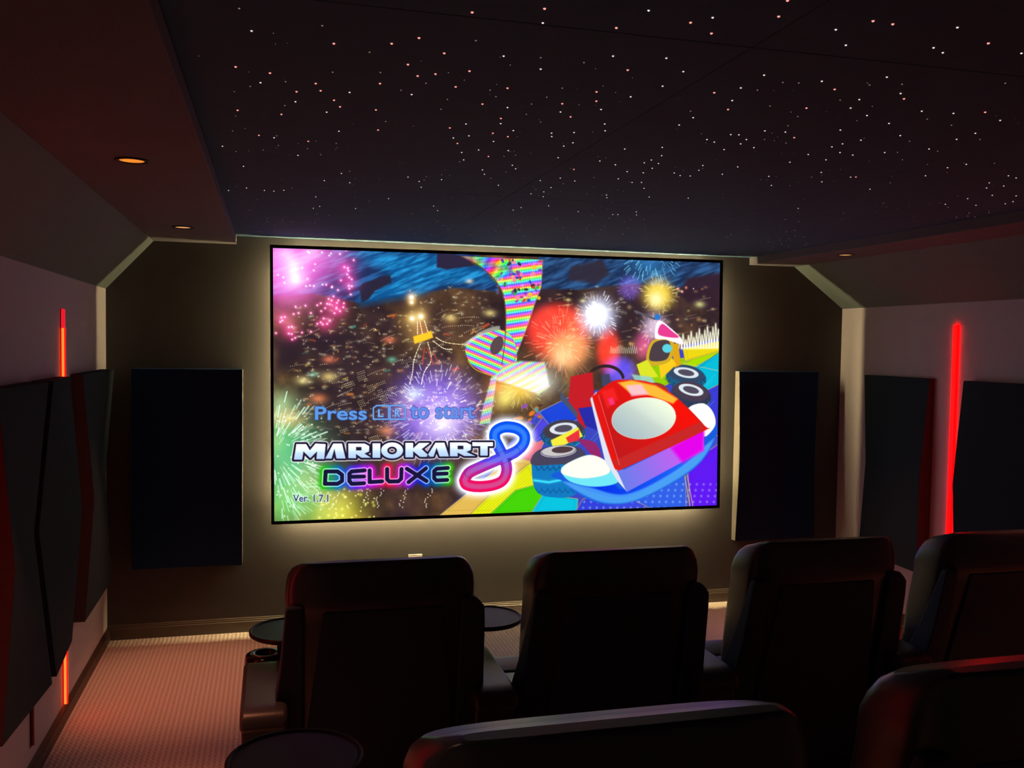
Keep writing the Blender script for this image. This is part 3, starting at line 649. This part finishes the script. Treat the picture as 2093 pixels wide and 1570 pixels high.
# ------------------------------------------------------------------ folded acoustic panels
def panel(label, group, m4, nrm, z=(.45, 1.13, 1.81), front=False):
    """m4: list of (along, depths top/mid/bottom) for the two upright edges, along the wall; folded at mid height"""
    bm = bmesh.new(); F = []; Bk = []
    for (a, d) in m4:
        F.append([bm.verts.new(nrm(a, dd, zz)) for dd, zz in zip(d, z[::-1])])
        Bk.append([bm.verts.new(nrm(a, 0, zz)) for zz in z[::-1]])
    (a0, a1, a2), (b0, b1, b2) = F; (p0, p1, p2), (q0, q1, q2) = Bk
    for f in ((a0, a1, b0), (a1, b1, b0), (a1, a2, b1), (a2, b2, b1), (p0, q0, q1, p1), (p1, q1, q2, p2), (a0, b0, q0, p0), (a2, p2, q2, b2), (a0, p0, p1, a1), (a1, p1, p2, a2), (b0, b1, q1, q0), (b1, b2, q2, q1)): bm.faces.new(f)
    o = obj('acoustic_panel', bm, 'front_panel' if front else 'panel', bevel=.004)
    if front:                              # the two upright edges are pale
        o.data.materials.append(M['panel_edge'])
        for p in o.data.polygons:
            if abs(p.normal.x) > .8: p.material_index = 1
    return tag(o, label, 'acoustic panel', group)
nl = lambda a, d, z: (XL+.0015+d, a, z)
nr = lambda a, d, z: (XR-.0015-d, a, z)
nf = lambda a, d, z: (a, YF-.0015-d, z)
HI, LO = (.06, .115, .065), (.095, .03, .10)
panel('black folded fabric panel on left side wall, beside the front corner', 'folded side wall panels', [(-.13, (.08, .025, .06)), (-1.03, HI)], nl)
panel('narrow black folded fabric panel just nearer than the glowing orange light bar', 'folded side wall panels', [(-1.36, (.063, .115, .064)), (-1.88, LO)], nl)
panel('black folded fabric panel at the left edge of the photo, nearest on left wall', 'folded side wall panels', [(-1.97, LO), (-2.62, HI)], nl)
panel('black folded fabric panel further along left wall beside the rear seats', 'folded side wall panels', [(-3.0, HI), (-3.6, LO)], nl, (.65, 1.25, 1.81))
panel('black folded fabric panel on right side wall between front corner and red light bar', 'folded side wall panels', [(-.30, (.045, .012, .05)), (-1.02, (.045, .10, .10))], nr)
panel('black folded fabric panel at the right edge of the photo, past the red light bar', 'folded side wall panels', [(-1.37, (.07, .13, .085)), (-1.95, LO)], nr)
panel('black folded fabric panel further along right wall beside front row', 'folded side wall panels', [(-2.04, LO), (-2.66, HI)], nr)
panel('tall black fabric panel on front wall, left of the screen', 'front wall panels', [(-1.862, (.112, .118, .112)), (-2.56, (.10, .09, .10))], nf, (.49, 1.14, 1.812), True)
panel('tall black fabric panel on front wall, right of the screen with warm lit edge', 'front wall panels', [(1.842, (.062, .105, .062)), (2.545, (.06, .04, .06))], nf, (.49, 1.14, 1.822), True)

# ------------------------------------------------------------------ red light bars on the side walls
def light_bar(label, x, y, z0, z1, s, core=False, lit=True, group='vertical wall light bars'):
    t = thing('light_bar', label, 'light bar', (x, y, (z0+z1)/2), group); h = (z1-z0)/2
    X = lambda p, q: sorted((s*p, s*q))
    obj('housing', B(*X(0, .003), -.012, .012, -h, h), 'alu', t)
    if not lit:
        obj('diffuser', B(*X(.003, .016), -.010, .010, -h+.01, h-.01), 'red_off', t, bevel=.003); return t
    if core:
        for p, q in ((.003, .006), (.018, .021)): obj('diffuser', B(*X(p, q), -.010, .010, -h, h-.10), 'red_glow', t)
        obj('light_tube', B(*X(.006, .018), -.0098, .0098, -h, h-.10), 'orange_glow', t)
        obj('end_cap', B(*X(.003, .021), -.010, .010, h-.10, h), 'red_cap', t, bevel=.006)
    else:
        obj('diffuser', B(*X(.003, .018), -.0165, .0165, -h+.001, h-.001), 'red_glow', t)
    return t
light_bar('thin glowing orange red light bar on left wall above the black panels', XL, -1.255, .09, 2.155, 1, core=True)
light_bar('unlit dark red light bar between the nearest two panels on left wall', XL, -1.925, .15, 1.75, 1, lit=False)
light_bar('glowing red light bar on left wall beside the rear seats, outside the picture', XL, -2.82, .09, 2.155, 1)
light_bar('bright red glowing light bar on right wall between two black panels', XR, -1.215, .09, 2.18, -1)
light_bar('red glowing light bar on right wall beside the rear seats, outside the picture', XR, -2.86, .09, 2.18, -1)

# ------------------------------------------------------------------ downlights in the soffits
def downlight(label, x, y, lens):
    t = thing('downlight', label, 'downlight', (x, y, ZS), 'recessed soffit downlights')
    bm = bmesh.new(); lathe(bm, [(.043, 0), (.058, 0), (.060, -.003), (.056, -.005), (.046, -.005), (.043, -.002), (.043, 0)]); obj('trim_ring', bm, 'lamp_trim', t, True)
    bm = bmesh.new(); lathe(bm, [(0, -.003), (.03, -.003), (.044, -.0015), (.044, 0), (0, 0)]); obj('lens', bm, lens, t, True)
    return t
def downlight_beam(x, y, w, deg=48, col=(1, .31, .16)):
    l = bpy.data.lights.new('downlight_beam', 'SPOT'); l.energy = w; l.color = col; l.spot_size = math.radians(deg); l.spot_blend = 1; l.shadow_soft_size = .045
    link(bpy.data.objects.new('downlight_beam', l)).location = (x, y, ZS-.012)
downlight('glowing orange downlight in left soffit, the larger nearer one', -2.167, -2.815, 'lamp_orange')
downlight('small pale orange downlight in left soffit near the front wall', -2.17, -.80, 'lamp_pale')
downlight('thin pale downlight in right soffit above the right corner', 2.125, -.90, 'lamp_pale')
downlight('downlight in right soffit beside the front row of seats', 2.125, -2.815, 'lamp_orange')
for y in (-.80, -2.815):
    downlight_beam(-2.167, y, DOWNLIGHT_FRONT); downlight_beam(2.125, y, DOWNLIGHT_FRONT*.6)
for x, w in ((-2.167, 'left'), (2.125, 'right')):
    downlight('orange downlight in %s soffit above the rear row, behind the viewer' % w, x, -4.84, 'lamp_orange'); downlight('orange downlight in %s soffit at the back of the room' % w, x, -6.86, 'lamp_orange')
    for y in (-4.84, -6.86): downlight_beam(x, y, DOWNLIGHT_SPOT*(1 if x < 0 else .5), 85, (1, .50, .28))

# ------------------------------------------------------------------ wall outlet under the screen
t = thing('wall_outlet', 'small white outlet plate low on front wall under the screen', 'outlet', (-.67, YF, .428), None)
obj('cover_plate', B(-.05, .05, -.007, 0, -.057, .057), 'white_plastic', t, bevel=.002)
for dz in (-.022, .022):
    s = obj('socket', B(-.017, .017, -.010, -.007, dz-.014, dz+.014), 'white_plastic', t, bevel=.002)
    bm = bmesh.new()
    for dx in (-.007, .007): box(bm, dx-.0012, dx+.0012, -.0106, -.0099, dz-.002, dz+.008)
    obj('slot', bm, 'black_hole', s)

# ------------------------------------------------------------------ recliners (origin on the floor under the rear of the back; +y faces the screen)
def recliner():
    t = thing('recliner', 'x', 'recliner')
    # back: sections (z, half width, rear y, front y, corner exponent)
    S = [(.26, .345, .16, .40, 5), (.34, .36, .13, .40, 5), (.55, .368, .09, .37, 5), (.75, .372, .05, .33, 5), (.91, .374, .018, .29, 5), (.95, .374, .010, .285, 5), (.965, .376, .0, .285, 5), (1.00, .377, -.006, .275, 5), (1.04, .375, -.007, .25, 5), (1.08, .368, -.006, .22, 4.6), (1.108, .354, -.004, .18, 4.4), (1.127, .338, -.002, .12, 4.4), (1.139, .322, .001, .085, 5), (1.146, .306, .006, .06, 6), (1.149, .294, .011, .047, 6)]
    bm = bmesh.new()
    loft(bm, [[(x, y, z) for x, y in squircle(0, (a+b)/2, w, (b-a)/2, e)] for z, w, a, b, e in S])
    bk = obj('backrest', bm, 'leather', t, True)
    for p in bk.data.polygons:                # crisp top welt
        if p.normal.z > .9: p.use_smooth = False
    # wings that frame the lower rear of the back, pointed at the top
    WL = [(.42, .44, .10), (.56, .42, .075), (.70, .40, .05), (.88, .385, .018), (.955, .380, .008), (.975, .376, .006), (.985, .37, .006)]
    WR = [(.42, .425, .10), (.56, .42, .075), (.70, .415, .05), (.88, .41, .018), (.945, .405, .006), (.965, .390, .004), (.99, .365, .0)]
    for s, W in ((-1, WL), (1, WR)):
        bm = bmesh.new()
        loft(bm, [[(s*.31, y-.008, z), (s*xo, y-.008, z), (s*xo, y+d, z), (s*.31, y+d, z)] for z, xo, y in W for d in [float(np.interp(z, (.5, .98), (.14, .03)))]]); obj('side_wing', bm, 'gusset', t, bevel=.008, seg=2)
    # rear panel with sloping sides and the two gussets beside it
    def rear(z): return float(np.interp(z, [.26, .34, .55, .75, .93, .97], [.16, .13, .09, .05, .018, .010]))
    bm = bmesh.new(); R = []
    for z in np.linspace(.06, .955, 12):
        w = .335-.10*(z-.06)/.895; y = rear(max(z, .26)); R.append([(-w, y-.012, z), (w, y-.012, z), (w, y+.03, z), (-w, y+.03, z)])
    loft(bm, R); obj('rear_panel', bm, 'gusset', t, bevel=.006)
    # seat, foot rest, base
    bm = bmesh.new(); prism(bm, [(.32, .30), (.32, .47), (.56, .455), (.575, .44), (.59, .455), (.70, .475), (.76, .465), (.79, .43), (.785, .32), (.76, .29)], 0, -.435, .362); obj('seat', bm, 'leather_soft', t, bevel=.022, seg=3)
    bm = bmesh.new(); prism(bm, [(.795, .09), (.84, .10), (.86, .20), (.855, .36), (.83, .40), (.795, .40)], 0, -.42, .355); obj('footrest', bm, 'leather', t, bevel=.015, seg=3)
    obj('base', B(-.40, .36, .16, .78, .0, .29), 'gusset', t, bevel=.01)
    return t
def armrest(t, x, tray=False):
    # padded arm ending in a round drum with a cup holder
    bm = bmesh.new(); box(bm, x-.084, x+.084, .0, .56, .0, .53); a = obj('armrest', bm, 'leather', t, bevel=.012)
    bm = bmesh.new(); prism(bm, [(-.035, .52), (-.03, .565), (.0, .592), (.06, .602), (.50, .602), (.555, .595), (.565, .52)], 0, x-.09, x+.09); obj('arm_pad', bm, 'leather_soft', a, bevel=.02, seg=4)
    bm = bmesh.new(); y = .655
    lathe(bm, [(0, .0), (.083, .0), (.088, .02), (.088, .575), (.084, .592), (.074, .598), (.054, .598), (.046, .592), (.044, .575), (.042, .49), (0, .488)], (x, y, 0)); cup = obj('cup_holder', bm, 'plastic', a, True)
    bm = bmesh.new(); lathe(bm, [(.046, .598), (.050, .602), (.056, .602), (.060, .598), (.053, .594), (.046, .598)], (x, y, 0)); obj('cup_ring', bm, 'metal', cup, True)
    if tray:
        cx, cy = x+tray[0], y+tray[1]
        bm = bmesh.new(); lathe(bm, [(0, .672), (.172, .672), (.181, .678), (.182, .690), (.178, .6945), (.171, .6945), (.168, .688), (0, .688)], (cx, cy, 0), 56); tr = obj('tray_table', bm, 'rim', a, True)
        bm = bmesh.new(); lathe(bm, [(0, .6895), (.166, .6895), (.166, .6882), (0, .6882)], (cx, cy, 0), 56); obj('tray_surface', bm, 'tray', tr)
        bm = bmesh.new(); px, py = x+.066, y+.01
        lathe(bm, [(0, .58), (.014, .58), (.014, .673), (0, .673)], (px, py, 0), 20); obj('tray_post', bm, 'rim', tr, True)
    return a
first = recliner()
PITCH, X0, Y1, ARM = .997, -1.243, -2.845, .456
front_row = [('black leather recliner in the front row, leftmost, beside the open aisle', 0), ('black leather recliner in the front row, second from the aisle, centred under the screen', 1),
             ('black leather recliner in the front row, third from the aisle, before right front wall panel', 2), ('black leather recliner in the front row nearest the right wall with orange lit top', 3)]
rear_row = [('black leather recliner in the rear row, wide pale-edged back at bottom centre', 0), ('black leather recliner in the rear row at the bottom right corner', 1)]
chairs = [(lab, i, 'front') for lab, i in front_row]+[(lab, i, 'rear') for lab, i in rear_row]
made = [first]+[copy_tree(first) for k in chairs[1:]]
for c, (lab, i, row) in zip(made, chairs):
    c.location = (X0+PITCH*i, Y1, 0) if row == 'front' else (-1.07+1.045*i, -4.96+.09*i, .2)
    tag(c, lab, 'recliner', row+' row recliners')
    if i == 0: armrest(c, -ARM, tray=(.11, .03) if row == 'front' else (-.085, .375))
    armrest(c, ARM, tray=(.11, .03) if (row, i) == ('front', 0) else False)

# ------------------------------------------------------------------ star points in the ceiling
def star_rows():
    """positions read over the ceiling, (u, v, class) in two strips"""
    A = '98 42 d,162 158,526 131 d,1299 62 r,1672 43 r,1663 117,2042 142 r,586 223 r,884 223 r,1025 194 r,770 268 d,1155 273 r,1318 208 d,1461 288,2025 288,80 343 r,257 375 r,208 425,337 420 d,155 444 d,580 371 d,826 372 d,968 331 r,1018 390 r,1110 380 r,1061 428 d,1285 365 r,1652 296 d,1652 355,1875 321 d,394 471 r,388 523,493 429 r,518 466 r,587 515 r,618 549 r,667 475,824 429 r,932 464 d,987 486,1214 446 r,1391 463 d,1421 497 d,1481 453 r,1763 453 d,1940 472 r,1939 520 r,1683 500 d,1763 533 r,1605 535 d,90 567 r,333 543 d,316 588 r,549 577,803 565 r,853 625 d,1138 562 d,1171 511 d,1352 535 r,1481 553,1447 609 r,1446 636,1267 638,1184 658 r,1578 588 d,1652 628 d,1754 576,1806 601 r,1963 563,1982 638,1984 673,64 674 d,200 696 r,278 709,291 699 d,300 749 d,454 727 r,450 765 d,612 675,598 738 d,814 669 r,401 800,519 797 d,12 753,81 780 d,222 772 d,120 856,1202 710,1223 738 r,1282 699,1245 785,1255 823,1234 833 d,1332 772,1383 805 r,1406 685 r,1409 728,1483 703 r,1511 672,1485 775,1463 805 d,1523 799 d,1506 851,1523 869,1473 885 d,1352 875,1362 897,1395 918 d,1434 954,1708 685,1709 703,1824 682,1818 735,1771 752,1742 812,1823 872 r,1828 932,1753 917,1768 946 d,1957 829,2037 849,2052 921,1927 914 d,1650 930,1705 966,1668 988,1665 1013,1602 998,1627 975 d,1991 1004,1993 1018,625 893,537 930,668 941,667 882 d,968 912,1026 934,1036 964,1062 910 d,1051 927 d,1141 925,1141 900 d,136 968,43 981,228 981,277 984,328 980,369 969 d,493 1014,513 1063,480 1073,497 1102,563 1110 d,868 1023,768 1037 d,698 1074,152 1082,243 1126,241 1142,322 1138,370 1142,489 1150,349 1181,198 1194,427 1210,1121 1085,1100 1062,991 1100 d,1119 1138 d,700 1200,847 1219,980 1182,1003 1206,1087 1207,1148 1162,1175 1182,1291 1212,1432 1163,1421 1190,1520 1160,1543 1187,1545 1150,1510 1082,1551 1069,1567 1219,1693 1060,1733 1126,1767 1172,1813 1202,1845 1090,1917 1112,1889 1178,1980 1167,1962 1186,1957 1204,2023 1105,2050 1105,2004 1124,1790 1227,1963 1248,2073 1205'
    Bs = '893 1 r,848 82 r,188 52,401 113 r,513 88,507 168 r,1138 149,1189 228,1327 105 r,1427 121 r,1755 138,1912 218 r,1634 241,1681 266,2080 269,82 354 r,278 294,364 362,774 380,869 417 d,950 420 d,1067 411,1132 452 r,1397 390,1309 430 d,1474 426 d,1467 473,1484 500 r,1998 421 d,259 436,97 490,521 469 r,656 445,740 456 d,612 509,591 554 r,804 537 d,989 547 r,1160 507 d,1257 504,1213 547,1296 585,1574 563,1602 603 d,1735 574,1896 568 r,1972 610,1725 634 d,401 563 d,414 596,343 633,605 682,646 683,684 707,484 707,521 720,655 729,722 748,571 758,778 663,776 707 d,895 637 d,882 669,927 697 r,885 725 d,945 590 d,1161 659,1172 729,1118 744,1159 773,1265 710,1224 786,1088 810,1408 625,1465 687,1512 716 d,1846 675,1751 706,1869 707 d,1386 773,1451 772 d,1476 810 d,1611 755,1655 766 d,998 783,905 822,257 747,254 789,238 829,202 811,166 825,206 853,161 876,152 925,165 955,318 877,348 890,399 892,443 863,463 839,640 846,562 883,798 894,811 940,1064 874,1067 922,1015 898 d,1213 898,1240 897 r,1311 959,1705 850,1593 891,1800 833,1943 828 d,2014 891,2053 902,1916 927,1903 953,1990 943,1932 990,1807 1007,1694 1036,1708 1052,1849 1041,1915 1078,1815 1080,1844 1101,1808 1096,1750 1102,1998 1033,2053 993,2037 1022,1414 927 d,1380 1030 d,947 1057,882 1113,949 1124,929 1169,887 1176,900 1210,934 1196,794 1216,795 1228,852 1217,862 1237,898 1250,982 1243,990 1235,1078 1227,811 1262,1176 1081,1167 1113 d,557 1268,328 1190,587 1203,605 1189,125 1075,126 1090,163 1112,96 1116,64 1126,89 1156,170 1168,57 1188,389 1005,191 999,104 925,19 835,79 870,34 907,67 755'
    out = []
    for txt, ox, s in ((A, 450, .39656), (Bs, 1250, .40277)):
        for it in txt.split(','):
            p = it.split(); out.append((ox+float(p[0])*s, float(p[1])*s, p[2] if len(p) > 2 else 'w'))
    return out
def ceiling_point(u, v):
    m = cam.matrix_world; d = m.to_3x3() @ Vector(((u-1046.5)/1864.39, -(v-785)/1864.39, -1)); o = m.translation
    return o+d*((ZC-o.z)/d.z)
def star_mesh(name, r, m):
    bm = bmesh.new(); bmesh.ops.create_icosphere(bm, subdivisions=1, radius=r); me = bpy.data.meshes.new(name); bm.to_mesh(me); bm.free(); me.materials.append(M[m]); return me
SM = {'r': star_mesh('red_star_point', .0036, 'star_red'), 'w': star_mesh('white_star_point', .0030, 'star_white'), 'd': star_mesh('dim_star_point', .0026, 'star_dim')}
INFO = {'r': ('tiny bright reddish star point glowing in the black ceiling', 'bright reddish ceiling stars'), 'w': ('tiny pale white star point glowing in the black ceiling', 'pale white ceiling stars'), 'd': ('tiny dim grey star point in the black ceiling', 'dim grey ceiling stars')}
pts = [(ceiling_point(u, v), c) for u, v, c in star_rows()]
pts = [(p, c) for p, c in pts if IL+.02 < p.x < IR-.02 and YB < p.y < YF-.03]
pts.sort(key=lambda q: (q[0]-cam.location).length)
extra = []
for i, (p, c) in enumerate(pts):
    if i >= 300: extra.append(p); continue
    o = link(bpy.data.objects.new('star_light', SM[c])); o.location = p; tag(o, INFO[c][0], 'star light', INFO[c][1])
# the many faint ones as one lot
rnd = random.Random(5); bm = bmesh.new()
for p in extra: bmesh.ops.create_icosphere(bm, subdivisions=1, radius=.0026, matrix=Matrix.Translation(p))
for i in range(520):
    x = rnd.uniform(IL+.05, IR-.05); y = YF-.05-4.3*rnd.random()**1.25
    bmesh.ops.create_icosphere(bm, subdivisions=1, radius=rnd.uniform(.0009, .0019), matrix=Matrix.Translation((x, y, ZC)))
o = obj('faint_star_lights', bm, 'star_faint'); tag(o, 'scatter of faint star specks across the black ceiling', 'star lights', None, 'stuff')
